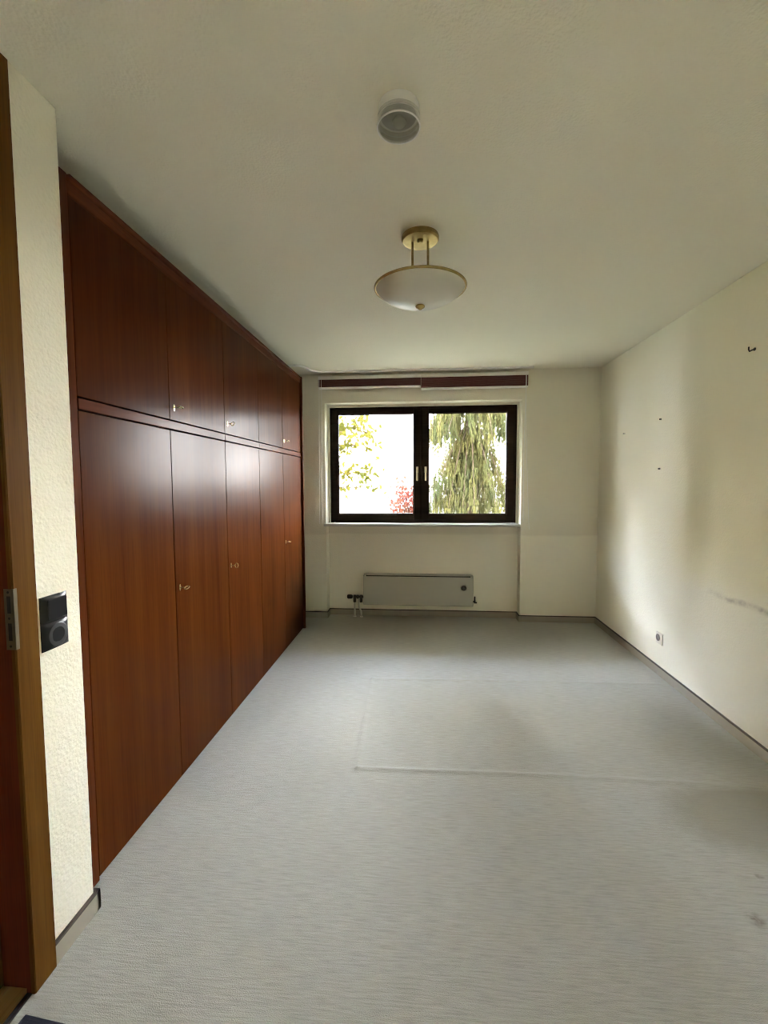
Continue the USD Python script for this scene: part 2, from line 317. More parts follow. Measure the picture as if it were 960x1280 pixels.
m_ground = usdkit.material(stage, "/World/Looks/garden_ground", {"g": ("geometry", {}), "n": ("noise_texture", {"scale": 1.2, "detail": 6.0}), "r": ("rgb_ramp", {"ramp": [(0.3, (0.018, 0.026, 0.011)), (0.7, (0.042, 0.042, 0.022))]}),
    "p": ("principled_bsdf", {"roughness": 0.95})}, [("g.position", "n.vector"), ("n.fac", "r.fac"), ("r.color", "p.base_color")], surface="p.BSDF")
m_fence = plain("weathered_fence", (0.06, 0.05, 0.034), 0.85)
m_parquet = [wood(f"oak_parquet_{k}", tuple(np.array((0.22, 0.125, 0.045)) * s), tuple(np.array((0.32, 0.19, 0.075)) * s), tuple(np.array((0.42, 0.27, 0.12)) * s), axis="y", rough=0.35, offset=40 + k * 5) for k, s in enumerate((1.0, .85, 1.15))]

# ------------------------------------------------------------------ room dimensions
XR, XP, XW, YD, YN, H = 1.662, -1.033, -1.0985, 4.397, 4.519, 2.414
YF = -0.55                                      # wall behind the camera
NX = 0.948                                      # half width of the window recess
DOOR0, DOOR1 = 0.17, 1.098                      # door frame, along y
XS = -1.72                                      # wall behind the wardrobes
XH = -2.35                                      # far wall of the hall
TOP = 2.62

# floor: wall-to-wall carpet with the pressed seams as relief
nx, ny = 281, 500
gx, gy = np.linspace(XP - 0.005, XR, nx), np.linspace(YF, YN, ny)
gx = np.concatenate([np.linspace(XS, XP - 0.012, 20), gx]); nx = len(gx)
X, Y = np.meshgrid(gx, gy, indexing="ij")
def ridge(d, w): return np.exp(-(d / w) ** 2)
yb = 2.040 + 0.010 * np.sin(X * 2.2); yt = 3.012 + 0.035 * (X + .34) + 0.004 * np.sin(X * 3)
xl = -0.310 - 0.031 * (Y - 2.036)
Z = 0.0065 * ridge(Y - yb, 0.013) * ((X > -0.31) & (X < 1.58)) * np.clip(1.15 - 0.35 * (X + .3), .25, 1)
Z += 0.0055 * ridge(Y - yt, 0.014) * ((X > -0.345) & (X < 1.6)) * np.clip(1.0 - 0.3 * (X + .3), .3, 1)
Z += 0.0055 * ridge(X - xl, 0.012) * ((Y > 2.03) & (Y < 3.02))
Z += 0.0015 * (meshkit.noise(np.stack([X * 3, Y * 5, 0 * X], -1), 3) - .5)
V = np.stack([X, Y, Z], -1).reshape(-1, 3)
idx = np.arange(nx * ny).reshape(nx, ny)
F = np.stack([idx[:-1, :-1], idx[1:, :-1], idx[1:, 1:], idx[:-1, 1:]], -1).reshape(-1, 4)
F = np.vstack([F[:, [0, 1, 2]], F[:, [0, 2, 3]]])
# cut away the strip that belongs to the hall side of the left wall (keep it only behind the wardrobes)
cen = V[F].mean(1)
F = F[~((cen[:, 0] < XP - 0.006) & (cen[:, 1] < 1.20))]
top = trimesh.Trimesh(V, F, process=False)
slab = box(XP, XR + .2, YF - .2, 4.75, -0.25, -0.012)
slab2 = box(XS - .2, XP, 1.2, 4.75, -0.25, -0.012)
obj("floor", join(top, slab, slab2), m_carpet, smooth=True, kind="structure", label="cream wall-to-wall carpet with pressed furniture seams")

# hall floor: oak boards, each its own part
hall = thing("floor_001", "oak parquet boards of the hall beyond the door", None, (XP, 0.6, 0), kind="structure")
obj("subfloor", box(XH, XP - .004, -0.6, 1.16, -0.2, -0.024), m_shadowgap, hall)
w_, k = 0.072, 0
x = XP - 0.006
while x - w_ > XH:
    y = -0.55 - (0.23 if k % 2 else 0.0)
    while y < 1.16:
        y0, y1 = max(y, -0.55), min(y + .46, 1.158)
        if y1 - y0 > .03:
            obj("plank", box(x - w_ + .001, x - .001, y0 + .001, y1 - .001, -0.024, -0.003 + rng.uniform(-.0006, .0006), .0015), m_parquet[int(rng.integers(3))], hall, smooth=False)
        y += .46
    x -= w_; k += 1

obj("ceiling", box(XH - .15, XR + .2, YF - .2, 4.75, H, TOP), m_ceil, smooth=False, kind="structure", label="off-white ceiling papered in woodchip")
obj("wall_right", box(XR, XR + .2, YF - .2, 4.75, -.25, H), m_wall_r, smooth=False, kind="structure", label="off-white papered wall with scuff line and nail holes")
obj("wall_front", box(XH - .15, XR, YF - .2, YF, -.25, H), m_wall, smooth=False, kind="structure")
wl = join(box(XP - .10, XP, DOOR1 - .02, 1.263, 0, H, .004), box(XS - .2, XP - .09, 1.15, 1.262, -.2, H), box(XS - .2, XS, 1.26, 4.75, -.2, H),
          box(XP - .10, XP, YF, DOOR0 + .02, -.1, H))
obj("wall_left", wl, m_wall, smooth=False, kind="structure", label="off-white woodchip wall strip between door frame and wardrobes")
obj("wall_hall", join(box(XH - .15, XH, YF, 1.30, -.2, H), box(XH, XS - .15, 1.15, 1.30, -.2, H)), m_wall, smooth=False, kind="structure")
wb = join(box(XS - .2, -NX, YD, 4.75, -.25, H), box(NX, XR + .2, YD, 4.75, -.25, H), box(-NX, NX, YD, 4.75, 2.135, H),
          box(-NX - .01, NX + .01, YN, 4.75, -.25, 0.925),
          box(-NX - .01, -0.927, YN + .004, 4.75, .9, 2.14), box(0.927, NX + .01, YN + .004, 4.75, .9, 2.14), box(-NX - .01, NX + .01, YN + .004, 4.75, 2.11, 2.14))
obj("wall_back", wb, m_wall_b, smooth=False, kind="structure", label="off-white window wall with the shallow radiator recess")

# skirting: carpet strip with a brown edge along its top
def skirting(name, runs, h=0.064, t=0.011):
    """runs: list of (x0, x1, y0, y1) footprints"""
    s = thing(name, None, None, ((runs[0][0] + runs[0][1]) / 2, (runs[0][2] + runs[0][3]) / 2, 0), kind="structure")
    obj("carpet_strip", join([box(*r, 0, h - .007) for r in runs]), m_skirt, s, smooth=False)
    obj("top_edge", join([box(r[0], r[1], r[2], r[3], h - .008, h, .001) for r in runs]), m_basetop, s, smooth=False)
t_ = 0.011
skirting("baseboard_right", [(XR - t_, XR, YF, YD)])
skirting("baseboard_back", [(XS, -NX + t_, YD - t_, YD), (-NX, -NX + t_, YD - t_, YN), (-NX, NX, YN - t_, YN), (NX - t_, NX, YD - t_, YN), (NX - t_, XR, YD - t_, YD)])
skirting("baseboard_left", [(XP, XP + t_, DOOR1 + .002, 1.276), (XP - .06, XP + t_, 1.263, 1.276)])

# ------------------------------------------------------------------ door frame
d = thing("door_1", "reddish brown full-height door frame at the left edge", None, (XP, 0.6, 0), kind="structure")
FZ = H - 0.016
obj("casing", box(XP, XP + .015, 1.026, DOOR1, 0, FZ, .003), m_casing, d)
obj("casing", box(XP, XP + .015, DOOR0, DOOR0 + .072, 0, FZ, .003), m_casing, d)
obj("casing", box(XP, XP + .015, DOOR0 + .072, 1.026, FZ - .06, FZ, .003), m_casing, d)
obj("jamb_lip", box(XP - .012, XP + .012, 1.0265, 1.080, 0, FZ, .0015), m_jamb, d)
obj("rubber_seal", box(XP - .020, XP - .012, 1.040, 1.085, 0, FZ, .002), m_seal, d)
obj("jamb", box(XP - .090, XP - .020, 1.038, 1.09, 0, FZ, .002), m_jamb, d)
obj("jamb", box(XP - .10, XP + .012, DOOR0 + .005, DOOR0 + .068, 0, FZ, .002), m_jamb, d)
obj("jamb", box(XP - .10, XP + .012, DOOR0 + .068, 1.0265, FZ - .045, FZ, .002), m_jamb, d)
obj("casing", box(XP - .115, XP - .09, 1.020, DOOR1 + .02, 0, FZ, .003), m_casing, d)
obj("threshold", box(XP - .012, XP + .004, DOOR0 + .06, 1.04, -.02, .004, .002), m_seal, d)
# strike plate let into the lip, its slots open
sx0, sx1, sz0, sz1, sy = XP - .009, XP + .0165, 0.935, 1.090, 1.0255
slots = ((0.958, 1.003), (1.028, 1.072))
pl = [box(sx0, sx0 + .007, sy, sy + .002, sz0, sz1), box(sx1 - .008, sx1, sy, sy + .002, sz0, sz1)]
zz = sz0
for a, b in slots: pl.append(box(sx0 + .007, sx1 - .008, sy, sy + .002, zz, a)); zz = b
pl.append(box(sx0 + .007, sx1 - .008, sy, sy + .002, zz, sz1)); pl.append(box(sx1 - .0014, sx1, sy, sy + .011, sz0, sz1))
st = obj("strike_plate", join(pl), m_steel, d, smooth=False, label="brass-grey metal strike plate with two slots")
for a, b in slots: obj("slot", box(sx0 + .007, sx1 - .008, sy + .0003, sy + .0018, a, b), m_seal, st, smooth=False)
for z in (.944, 1.0155, 1.082): obj("screw", cyl((sx0 + .012, sy - .0006, z), (sx0 + .012, sy + .001, z), .0032, 12), m_seal, st)

# ------------------------------------------------------------------ wardrobes
SEAM = [1.370, 1.904, 2.456, 2.984, 3.509, 4.040]
ZL0, ZL1, ZR0, ZR1, ZU0, ZU1, ZT = 0.008, 1.587, 1.592, 1.628, 1.633, 2.249, 2.312
obj("end_panel", box(XS + .02, XW + .006, 1.300, 1.3665, 0, ZT, .004), m_sidewood, label="mahogany end panel closing the wardrobe run beside the white wall strip", category="end panel")
obj("end_panel", box(XS + .02, XW + .018, 4.043, 4.068, 0, ZT, .003), m_sidewood, label="mahogany end panel closing the wardrobe run at the window end", category="end panel")
co = thing("cornice", "long mahogany cornice along the top of the wardrobe run", "cornice", (XW, 2.7, ZU1))
obj("fascia", box(XW - .02, XW + .004, 1.369, 4.041, ZU1 + .004, ZT - .022, .002), m_trimwood, co)
obj("lip", box(XW - .04, XW + .012, 1.369, 4.041, ZT - .022, ZT, .003), m_trimwood, co)

def carcass(y0, y1, z0, z1):
    xa, xb = XS + .03, XW - .024
    return join(box(xa, xb, y0 + .001, y0 + .018, z0, z1), box(xa, xb, y1 - .018, y1 - .001, z0, z1), box(xa, xb, y0 + .018, y1 - .018, z0, z0 + .018), box(xa, xb, y0 + .018, y1 - .018, z1 - .018, z1), box(xa, xa + .01, y0 + .018, y1 - .018, z0 + .018, z1 - .018))
def key_set(door, y, z, tilt=0.0):
    """escutcheon and a small bow key in a lock at (y, z) of the door's face"""
    esc = lathe([(0, 0), (.0068, 0), (.0068, .0012), (.0055, .002), (0, .002)], (0, 0, 0), (1, 0, 0), 20)
    esc.apply_transform(np.diag([1, 1, 2.2, 1])); esc.apply_translation((XW, y, z))
    obj("keyhole_plate", esc, m_brass_bright, door)
    shaft = cyl((XW + .001, y, z), (XW + .022, y, z), .0022, 10)
    a = np.linspace(0, 2 * PI, 21)
    c = np.stack([np.full(21, XW + .033) + .0095 * np.sin(a), y + .0130 * np.cos(a) * math.sin(tilt), z + .0130 * np.cos(a) * math.cos(tilt)], 1)
    obj("key", join(shaft, tube(c, .0024, 8), cyl((XW + .018, y, z), (XW + .024, y, z), .0034, 10)), m_brass_bright, door)
def unit(i0, i1, label_low, label_up, key_seam, tilt):
    y0, y1 = SEAM[i0], SEAM[i1]
    lo = thing("wardrobe", label_low, "wardrobe", (XW - .3, (y0 + y1) / 2, 0), group=None)
    obj("carcass", carcass(y0, y1, 0.022, 1.589), m_inside, lo, smooth=False)
    obj("plinth", box(XW - .05, XW - .022, y0 + .002, y1 - .002, 0, .021), m_shadowgap, lo, smooth=False)
    up = thing("top_cabinet", label_up, "cabinet", (XW - .3, (y0 + y1) / 2, ZR0))
    obj("carcass", carcass(y0, y1, 1.592, 2.286), m_inside, up, smooth=False)
    obj("rail", box(XW - .024, XW + .003, y0 + .002, y1 - .002, ZR0, ZR1, .002), m_trimwood, up)
    for i in range(i0, i1):
        a, b = SEAM[i] + .0018, SEAM[i + 1] - .0018
        dl = obj("door", box(XW - .022, XW, a, b, ZL0, ZL1, .0016), m_door[i % 3], lo)
        du = obj("door", box(XW - .022, XW, a, b, ZU0, ZU1, .0016), m_door[(i + 1) % 3], up)
        if i == key_seam:
            key_set(dl, a + .034, 0.880, tilt); key_set(du, a + .034, 1.690, tilt + .5)
unit(0, 2, "tall two-door mahogany wardrobe nearest the camera, beside the white wall strip", "two-door mahogany top cabinet nearest the camera, right under the ceiling", 1, 1.2)
unit(2, 3, "tall single-door mahogany wardrobe in the middle of the run", "single-door mahogany top cabinet in the middle of the run", 2, 0.1)
unit(3, 5, "tall two-door mahogany wardrobe at the far end, next to the window", "two-door mahogany top cabinet at the far end, mirroring the window light", 4, 1.4)

# ------------------------------------------------------------------ window
FR0, FR1 = YN + .006, YN + .074
wx, wz0, wz1 = 0.930, 0.951, 2.114
w = thing("window_1", "dark brown two-sash window with pale handles over the radiator", None, (0, YN + .04, wz0), kind="structure")
def rect_frame(x0, x1, z0, z1, t, y0, y1, b=.004):
    tl, tr, tb, tt = t
    return join(box(x0, x0 + tl, y0, y1, z0, z1, b), box(x1 - tr, x1, y0, y1, z0, z1, b), box(x0 + tl - .001, x1 - tr + .001, y0, y1, z0, z0 + tb, b), box(x0 + tl - .001, x1 - tr + .001, y0, y1, z1 - tt, z1, b))
obj("outer_frame", join(rect_frame(-wx, wx, wz0, wz1, (.045, .045, .045, .04), FR0 + .012, FR1 + .02), box(-.035, .025, FR0 + .02, FR1 + .02, wz0 + .03, wz1 - .03, .003)), m_winframe, w)
def sash(x0, x1, gx0, gx1):
    s = obj("sash", rect_frame(x0, x1, wz0 + .026, wz1 - .022, (gx0 - x0, x1 - gx1, 1.036 - wz0 - .026, wz1 - .022 - 2.043), FR0, FR1, .006), m_winframe, w)
    obj("glazing_bead", rect_frame(gx0 - .004, gx1 + .004, 1.032, 2.047, (.012, .012, .012, .012), FR0 + .012, FR0 + .030, .003), m_winframe, s)
    obj("pane", join(box(gx0 - .003, gx1 + .003, FR0 + .032, FR0 + .036, 1.033, 2.046), ), m_pane, s, smooth=False)
    return s
sl = sash(-.905, -.008, -.845, -.080)
sr = sash(-.0025, .905, .068, .835)
for s_, hx in ((sl, -.046), (sr, .038)):
    hh = join(box(hx - .011, hx + .011, FR0 - .006, FR0 + .001, 1.452, 1.515, .003), cyl((hx, FR0 - .004, 1.49), (hx, FR0 - .038, 1.49), .007, 14),
              box(hx - .0085, hx + .0085, FR0 - .046, FR0 - .032, 1.372, 1.500, .005))
    obj("handle", hh, m_gold, s_, label="champagne coloured window handle turned down")
obj("trim_1", box(-.972, .944, YD - .012, FR0 + .02, .926, .9505, .004), m_sill, kind="structure", label="pale stone sill under the dark window")

# ------------------------------------------------------------------ blinds
def blind(name, x0, x1, zb, label, cords, n):
    y0, y1 = YD - .062, YD - .018
    t = thing(name, label, "blind", ((x0 + x1) / 2, YD - .04, zb))
    obj("head_rail", box(x0, x1, y0 - .003, y1 + .003, 2.347, 2.380, .003), m_white_metal, t)
    for xx in (x0 + .12, x1 - .12): obj("mounting_bracket", box(xx - .012, xx + .012, y1 - .02, YD, 2.378, 2.390), m_white_metal, t, smooth=False)
    z0 = zb + .015
    sl = [box(x0 + .001, x1 - .001, y0 + rng.uniform(-.0012, .0012), y1, z0 + (2.347 - z0) * k / n, z0 + (2.347 - z0) * (k + .86) / n) for k in range(n)]
    obj("slat_stack", join(sl), m_slat, t, smooth=False, kind="stuff", label="stack of dark red slats drawn up")
    obj("bottom_rail", box(x0 + .002, x1 - .002, y0 - .002, y1 + .002, zb, zb + .014, .003), m_white_metal, t)
    for pts in cords: obj("cord", tube(pts, .0024, 6), m_white, t)
    return t
zs = np.linspace(2.35, .955, 12); yc = YD - .068
blind("blind", -.996, -.0092, 2.262, "left dark red slatted blind, drawn up above the left window pane",
      [np.stack([-.985 - .012 * np.sin((2.35 - zs) * 1.1), 0 * zs + yc, zs], 1), np.stack([-.962 - .006 * (2.35 - zs), 0 * zs + yc - .004, zs + .003], 1)], 14)
zs = np.linspace(2.35, .905, 14)
blind("blind", -.0085, .984, 2.236, "right dark red slatted blind, drawn up a little lower, above the right window pane",
      [np.stack([.962 + .050 * np.clip((2.3 - zs) / 1.4, 0, 1) ** 1.5, 0 * zs + yc, zs], 1), np.stack([.968 - .012 * np.sin((2.35 - zs) * 2.1) - .006 * (2.35 - zs), 0 * zs + yc - .005, np.maximum(zs, .99 + 0 * zs) + (zs < .99) * (zs - .99) * .02], 1)], 18)

# curtain track on the ceiling, with its bend towards the wardrobe
a = np.linspace(0, PI / 2, 9)
path = [(1.012, 4.300), (0.3, 4.297), (-.4, 4.292), (-.90, 4.288)] + [(-.93 - .12 * math.sin(t), 4.165 + .12 * math.cos(t)) for t in a] + [(-1.05 - .10 * (1 - math.cos(t)), 4.13 - .10 * math.sin(t)) for t in a] + [(-1.25, 4.025), (-1.68, 4.02)]
path = np.array([(p[0], p[1], H) for p in path])
tr_ = thing("curtain_track", "white curtain track on the ceiling above the blinds, bent at its left end", "curtain track", (0, 4.29, H))
obj("track", sweep_box(path, .026, .014), m_white_metal, tr_, smooth=False)
obj("end_cap", box(1.010, 1.022, 4.284, 4.316, H - .016, H, .002), m_white, tr_)

# ------------------------------------------------------------------ radiator
rx0, rx1, ry0, ry1, rz0, rz1 = -.584, .506, 4.414, 4.500, .132, .440
r = thing("radiator", "flat beige panel radiator mounted low in the recess under the window", "radiator", (-.04, YN, rz0))
obj("front_panel", box(rx0, rx1, ry0, ry0 + .014, rz0, rz1 - .018, .005), m_radiator, r)
obj("rear_panel", join(box(rx0 + .02, rx1 - .02, ry1 - .016, ry1, rz0 + .01, rz1 - .012, .004), [box(xx, xx + .004, ry0 + .014, ry1 - .016, rz0 + .02, rz1 - .03) for xx in np.arange(rx0 + .03, rx1 - .03, .035)]), m_radiator_dark, r, smooth=False)
obj("top_cover", join(box(rx0 + .02, rx1 - .012, ry0 + .016, ry1, rz1 - .010, rz1, .003), box(rx0 + .02, rx1 - .012, ry1 - .012, ry1 - .004, rz1 - .02, rz1 - .008)), m_radiator, r)
obj("side_cover", box(rx0, rx0 + .008, ry0 + .012, ry1, rz0 + .004, rz1 - .006, .003), m_radiator, r)
obj("side_cover", box(rx1 - .008, rx1, ry0 + .012, ry1, rz0 + .004, rz1 - .006, .003), m_radiator, r)
obj("dial", lathe([(0, 0), (.025, 0), (.025, .005), (.020, .008), (0, .008)], (.413, ry0 - .0075, .317), (0, 1, 0), 28), m_valve, r, label="round dark dial on the panel")
for xx in (-.40, .30): obj("bracket", box(xx, xx + .03, ry1, YN, .2, .40), m_radiator_dark, r, smooth=False)
obj("vent_valve", join(cyl((rx1, 4.45, .175), (rx1 + .026, 4.45, .175), .008, 14), cyl((rx1 + .018, 4.45, .160), (rx1 + .018, 4.45, .225), .007, 12), box(rx1 + .012, rx1 + .040, 4.444, 4.456, .158, .170, .002)), m_valve, r, label="dark vent valve at the right end")
yv = 4.452
v = obj("valve_body", join(cyl((-.690, yv, .205), (rx0, yv, .205), .012, 16), cyl((-.676, yv, .150), (-.676, yv, .222), .015, 16), cyl((-.612, yv, .150), (-.612, yv, .222), .014, 16), lathe([(0, -.019), (.012, -.017), (.019, 0), (.012, .017), (0, .019)], (-.645, yv, .205), n=20), cyl((-.62, yv, .205), (-.595, yv, .205), .019, 6)), m_valve, r, label="dark twin valve block")
obj("thermostat_knob", lathe([(0, 0), (.012, 0), (.019, .006), (.021, .02), (.021, .045), (.016, .056), (0, .058)], (-.696, yv, .205), (-1, 0, 0), 24), m_valve, v)
obj("pipe", tube([(-.676, yv, .152), (-.676, yv, .002)], .0085, 14), m_pipe, r)
obj("pipe", tube([(-.636, yv, .190), (-.632, yv - .004, .10), (-.612, yv - .006, .06), (-.606, yv - .006, .002)], .0085, 14), m_pipe, r)
for cx, cy in ((-.676, yv), (-.606, yv - .006)): obj("pipe_collar", lathe([(.0085, 0), (.017, 0), (.015, .006), (.0085, .007)], (cx, cy, .0)), m_white, r)

# ------------------------------------------------------------------ lamps
bc = (-.0075, 2.020)
L1 = thing("pendant_lamp", "brass semi-flush ceiling lamp with a frosted cream glass bowl", "ceiling lamp", (bc[0], bc[1], H))
obj("canopy", lathe([(0, H), (.079, H), (.081, H - .006), (.0805, H - .016), (.075, H - .022), (.060, H - .0245), (0, H - .0255)], (bc[0], bc[1], 0), n=56), m_brass, L1)
for s in (-1, 1): obj("rod", cyl((bc[0] + s * .0335, bc[1], H - .024), (bc[0] + s * .0335, bc[1], 2.196), .0052, 16), m_brass, L1)
obj("boss", lathe([(0, H - .025), (.013, H - .025), (.013, H - .033), (.008, H - .038), (0, H - .038)], (bc[0], bc[1] - .02, 0), n=24), m_brass, L1)
obj("cross_bar", join(box(bc[0] - .19, bc[0] + .19, bc[1] - .006, bc[1] + .006, 2.191, 2.197, .001), cyl((bc[0], bc[1], 2.112), (bc[0], bc[1], 2.193), .004, 12)), m_brass, L1)
R0 = .193
prof_o = [(R0 * math.sin(t) / math.sin(1.15) , 2.194 - .072 * (math.cos(t) - math.cos(1.15)) / (1 - math.cos(1.15))) for t in np.linspace(1.15, .0, 22)]
prof_i = [(max(p[0] - .0045, 0), p[1] + .0045) for p in prof_o[::-1]]
obj("glass_bowl", lathe(np.array(prof_o + prof_i + [prof_o[0]]), (bc[0], bc[1], 0), n=72), m_frost, L1, smooth=50, label="frosted cream glass bowl")
ta = np.linspace(0, 2 * PI, 13)
obj("rim_ring", lathe(np.array([(R0 + .0025 + .0055 * math.cos(t), 2.1965 + .0055 * math.sin(t)) for t in ta]), (bc[0], bc[1], 0), n=72), m_brass, L1, smooth=60)
obj("finial", lathe([(0, 2.104), (.006, 2.105), (.010, 2.109), (.019, 2.114), (.021, 2.119), (.017, 2.125), (0, 2.126)], (bc[0], bc[1], 0), n=32), m_brass, L1)

sc_ = (-.066, 1.340)
L2 = thing("ceiling_spotlight", "small round white ceiling light with a clear glass cover, nearest the camera", "ceiling light", (sc_[0], sc_[1], H))
obj("base", lathe([(0, H), (.0555, H), (.0575, H - .004), (.0575, H - .026), (.055, H - .029), (.050, H - .030), (0, H - .030)], (sc_[0], sc_[1], 0), n=64), m_white, L2)
obj("reflector", lathe([(.050, H - .0305), (.030, H - .0325), (.020, H - .036), (.016, H - .036), (.016, H - .031), (0, H - .031)], (sc_[0], sc_[1], 0), n=48), plain("reflector_metal", (0.62, 0.61, 0.58), 0.3, metal=0.7), L2)
obj("bulb", lathe([(0, H - .031), (.012, H - .031), (.014, H - .036), (.019, H - .042), (.020, H - .047), (.014, H - .0525), (0, H - .055)], (sc_[0] + .002, sc_[1], 0), n=28), plain("bulb_glass", (0.85, 0.83, 0.76), 0.15), L2)
zg0, zg1 = H - .029, 2.353
ta = np.linspace(0, 2 * PI, 11)
obj("rim_highlight", lathe(np.array([(.0600 + .0022 * math.cos(t), zg1 + .002 + .0022 * math.sin(t)) for t in ta]), (sc_[0], sc_[1], 0), n=72), m_white, L2, smooth=60)  # white ring stands in for the bright highlight along the glass edge
obj("glass_rib", lathe(np.array([(.0600 + .0010 * math.cos(t), H - .040 + .0010 * math.sin(t)) for t in ta]), (sc_[0], sc_[1], 0), n=72), m_white, L2, smooth=60)
obj("glass_cover", lathe([(.0585, zg0), (.0605, zg0), (.0610, zg0 - .008), (.0595, zg0 - .010), (.0610, zg0 - .012), (.0615, zg1 + .006), (.0600, zg1 + .001), (.0570, zg1), (.0550, zg1 + .0015), (0, zg1 + .001), (0, zg1 + .004), (.0550, zg1 + .0045), (.0580, zg1 + .007), (.0585, zg0)], (sc_[0], sc_[1], 0), n=72), m_cover, L2, smooth=35, label="clear glass cover")

# ------------------------------------------------------------------ switch, sockets, wall bits
sy_, sz_ = 1.163, 0.967
sw = thing("light_switch", "black two-gang wall plate with a rocker switch above a power socket", "light switch", (XP, sy_, sz_ - .075))
def cushion(y0, y1, z0, z1, x0, d, bulge):
    """a plate whose face bows out towards its middle"""
    n = 13; yy, zz = np.meshgrid(np.linspace(y0, y1, n), np.linspace(z0, z1, n), indexing="ij")
    u, v_ = 2 * (yy - y0) / (y1 - y0) - 1, 2 * (zz - z0) / (z1 - z0) - 1
    xx = x0 + d + bulge * (1 - np.abs(u) ** 2.4) * (1 - .55 * np.abs(v_) ** 2.4) - .003 * (np.maximum(np.abs(u), np.abs(v_)) > .99)
    fv = np.stack([xx, yy, zz], -1).reshape(-1, 3); bv = fv.copy(); bv[:, 0] = x0
    i = np.arange(n * n).reshape(n, n); f = []
    for a in range(n - 1):
        for b in range(n - 1):
            q = (i[a, b], i[a + 1, b], i[a + 1, b + 1], i[a, b + 1]); f += [(q[0], q[1], q[2]), (q[0], q[2], q[3])]
            f += [(n * n + q[0], n * n + q[2], n * n + q[1]), (n * n + q[0], n * n + q[3], n * n + q[2])]
    ring = list(i[:, 0]) + list(i[-1, 1:]) + list(i[::-1, -1][1:]) + list(i[0, ::-1][1:-1])
    for a, b in zip(ring, ring[1:] + ring[:1]): f += [(a, n * n + a, n * n + b), (a, n * n + b, b)]
    m = trimesh.Trimesh(fv.tolist() + bv.tolist(), f, process=False); m.fix_normals(); return m
fy0, fy1 = sy_ - .046, sy_ + .046
obj("frame", cushion(fy0, fy1, sz_, sz_ + .0755, XP, .005, .006), m_blackplastic, sw, smooth=35)
obj("frame", cushion(fy0, fy1, sz_ - .0755, sz_, XP, .005, .006), m_blackplastic, sw, smooth=35)
obj("rocker", box(XP + .007, XP + .0135, sy_ - .029, sy_ + .035, sz_ + .008, sz_ + .066, .002), m_blackplastic, sw)
so = obj("socket_insert", lathe([(.0335, 0), (.0335, .0045), (.031, .0058), (.0205, .0058), (.0195, .001), (0, .0006)], (XP + .0045, sy_ + .004, sz_ - .038), (1, 0, 0), 36), m_blackmatt, sw)
for k in (-1, 1): obj("contact", cyl((XP + .005, sy_ + .004, sz_ - .038 + k * .0180), (XP + .0098, sy_ + .004, sz_ - .038 + k * .0180), .0020, 8), m_steel, so)
for k in (-1, 1): obj("pin_hole", cyl((XP + .0050, sy_ + .004 + k * .0095, sz_ - .038), (XP + .0062, sy_ + .004 + k * .0095, sz_ - .038), .0028, 10), m_seal, so)

oy, oz = 3.231, 0.259
ws = thing("wall_socket", "single cream aerial socket low on the right wall", "socket", (XR, oy, oz - .04))
obj("frame", box(XR - .009, XR, oy - .041, oy + .041, oz - .041, oz + .041, .0035), m_cream, ws)
obj("socket_insert", lathe([(.024, 0), (.024, .003), (.021, .0045), (.017, .0045), (.016, .001), (0, .001)], (XR - .009, oy + .010, oz + .004), (-1, 0, 0), 32), plain("socket_insert_grey", (0.22, 0.20, 0.16), .5), ws, label="dark round insert")

hk = thing("wall_hook", "small dark metal hook high on the right wall", "hook", (XR, 2.44, 2.008))
obj("plate", cyl((XR, 2.445, 2.012), (XR - .004, 2.445, 2.012), .008, 16, .001), m_valve, hk)
obj("hook", tube([(XR - .003, 2.445, 2.012), (XR - .018, 2.443, 2.006), (XR - .030, 2.438, 2.000), (XR - .040, 2.430, 2.006), (XR - .044, 2.424, 2.018)], .0035, 8), m_valve, hk)
for y_, z_, lab in ((3.317, 1.787, "upper grey wall plug on the right wall, straight above another"), (3.311, 1.443, "grey wall plug at eye height on the right wall, below another"), (3.872, 1.748, "small nail in the right wall, nearest the window corner")):
    big = "plug" in lab
    p_ = thing("wall_plug" if big else "nail", lab, "wall plug" if big else "nail", (XR, y_, z_))
    if big:
        obj("sleeve", lathe([(.0035, 0), (.0065, 0), (.0065, .003), (.0035, .003), (.0035, 0)], (XR - .0001, y_, z_), (-1, 0, 0), 16), plain("plug_grey", (0.20, 0.19, 0.16), .6) if not stage.GetPrimAtPath("/World/Looks/plug_grey") else UsdShade.Material.Get(stage, "/World/Looks/plug_grey"), p_)
        obj("screw", join(cyl((XR, y_, z_), (XR - .010, y_, z_), .003, 10), cyl((XR - .008, y_, z_), (XR - .011, y_, z_), .0055, 12)), m_valve, p_)
    else:
        obj("shank", cyl((XR, y_, z_), (XR - .014, y_, z_), .0018, 8), m_valve, p_)
        obj("head", cyl((XR - .013, y_, z_), (XR - .016, y_, z_), .0042, 12, .0008), m_valve, p_)

# navy door mat, only its far corner in view
mt = thing("door_mat", "dark navy door mat corner at the bottom left edge", "mat", (-.76, .72, 0))
dm = box(-.245, .245, -.25, .25, 0.003, .012, .004); ed = [box(-.25, .25, -.255, -.243, .003, .011, .002), box(-.25, .25, .243, .255, .003, .011, .002), box(-.25, -.243, -.25, .25, .003, .011, .002), box(.243, .25, -.25, .25, .003, .011, .002)]
rot = trimesh.transformations.rotation_matrix(-.09, [0, 0, 1])
for nm, mm in (("pile", dm), ("border", join(ed))):
    mm.apply_transform(rot); mm.apply_translation((-.774, .7005, 0)); obj(nm, mm, m_navy, mt, smooth=False)

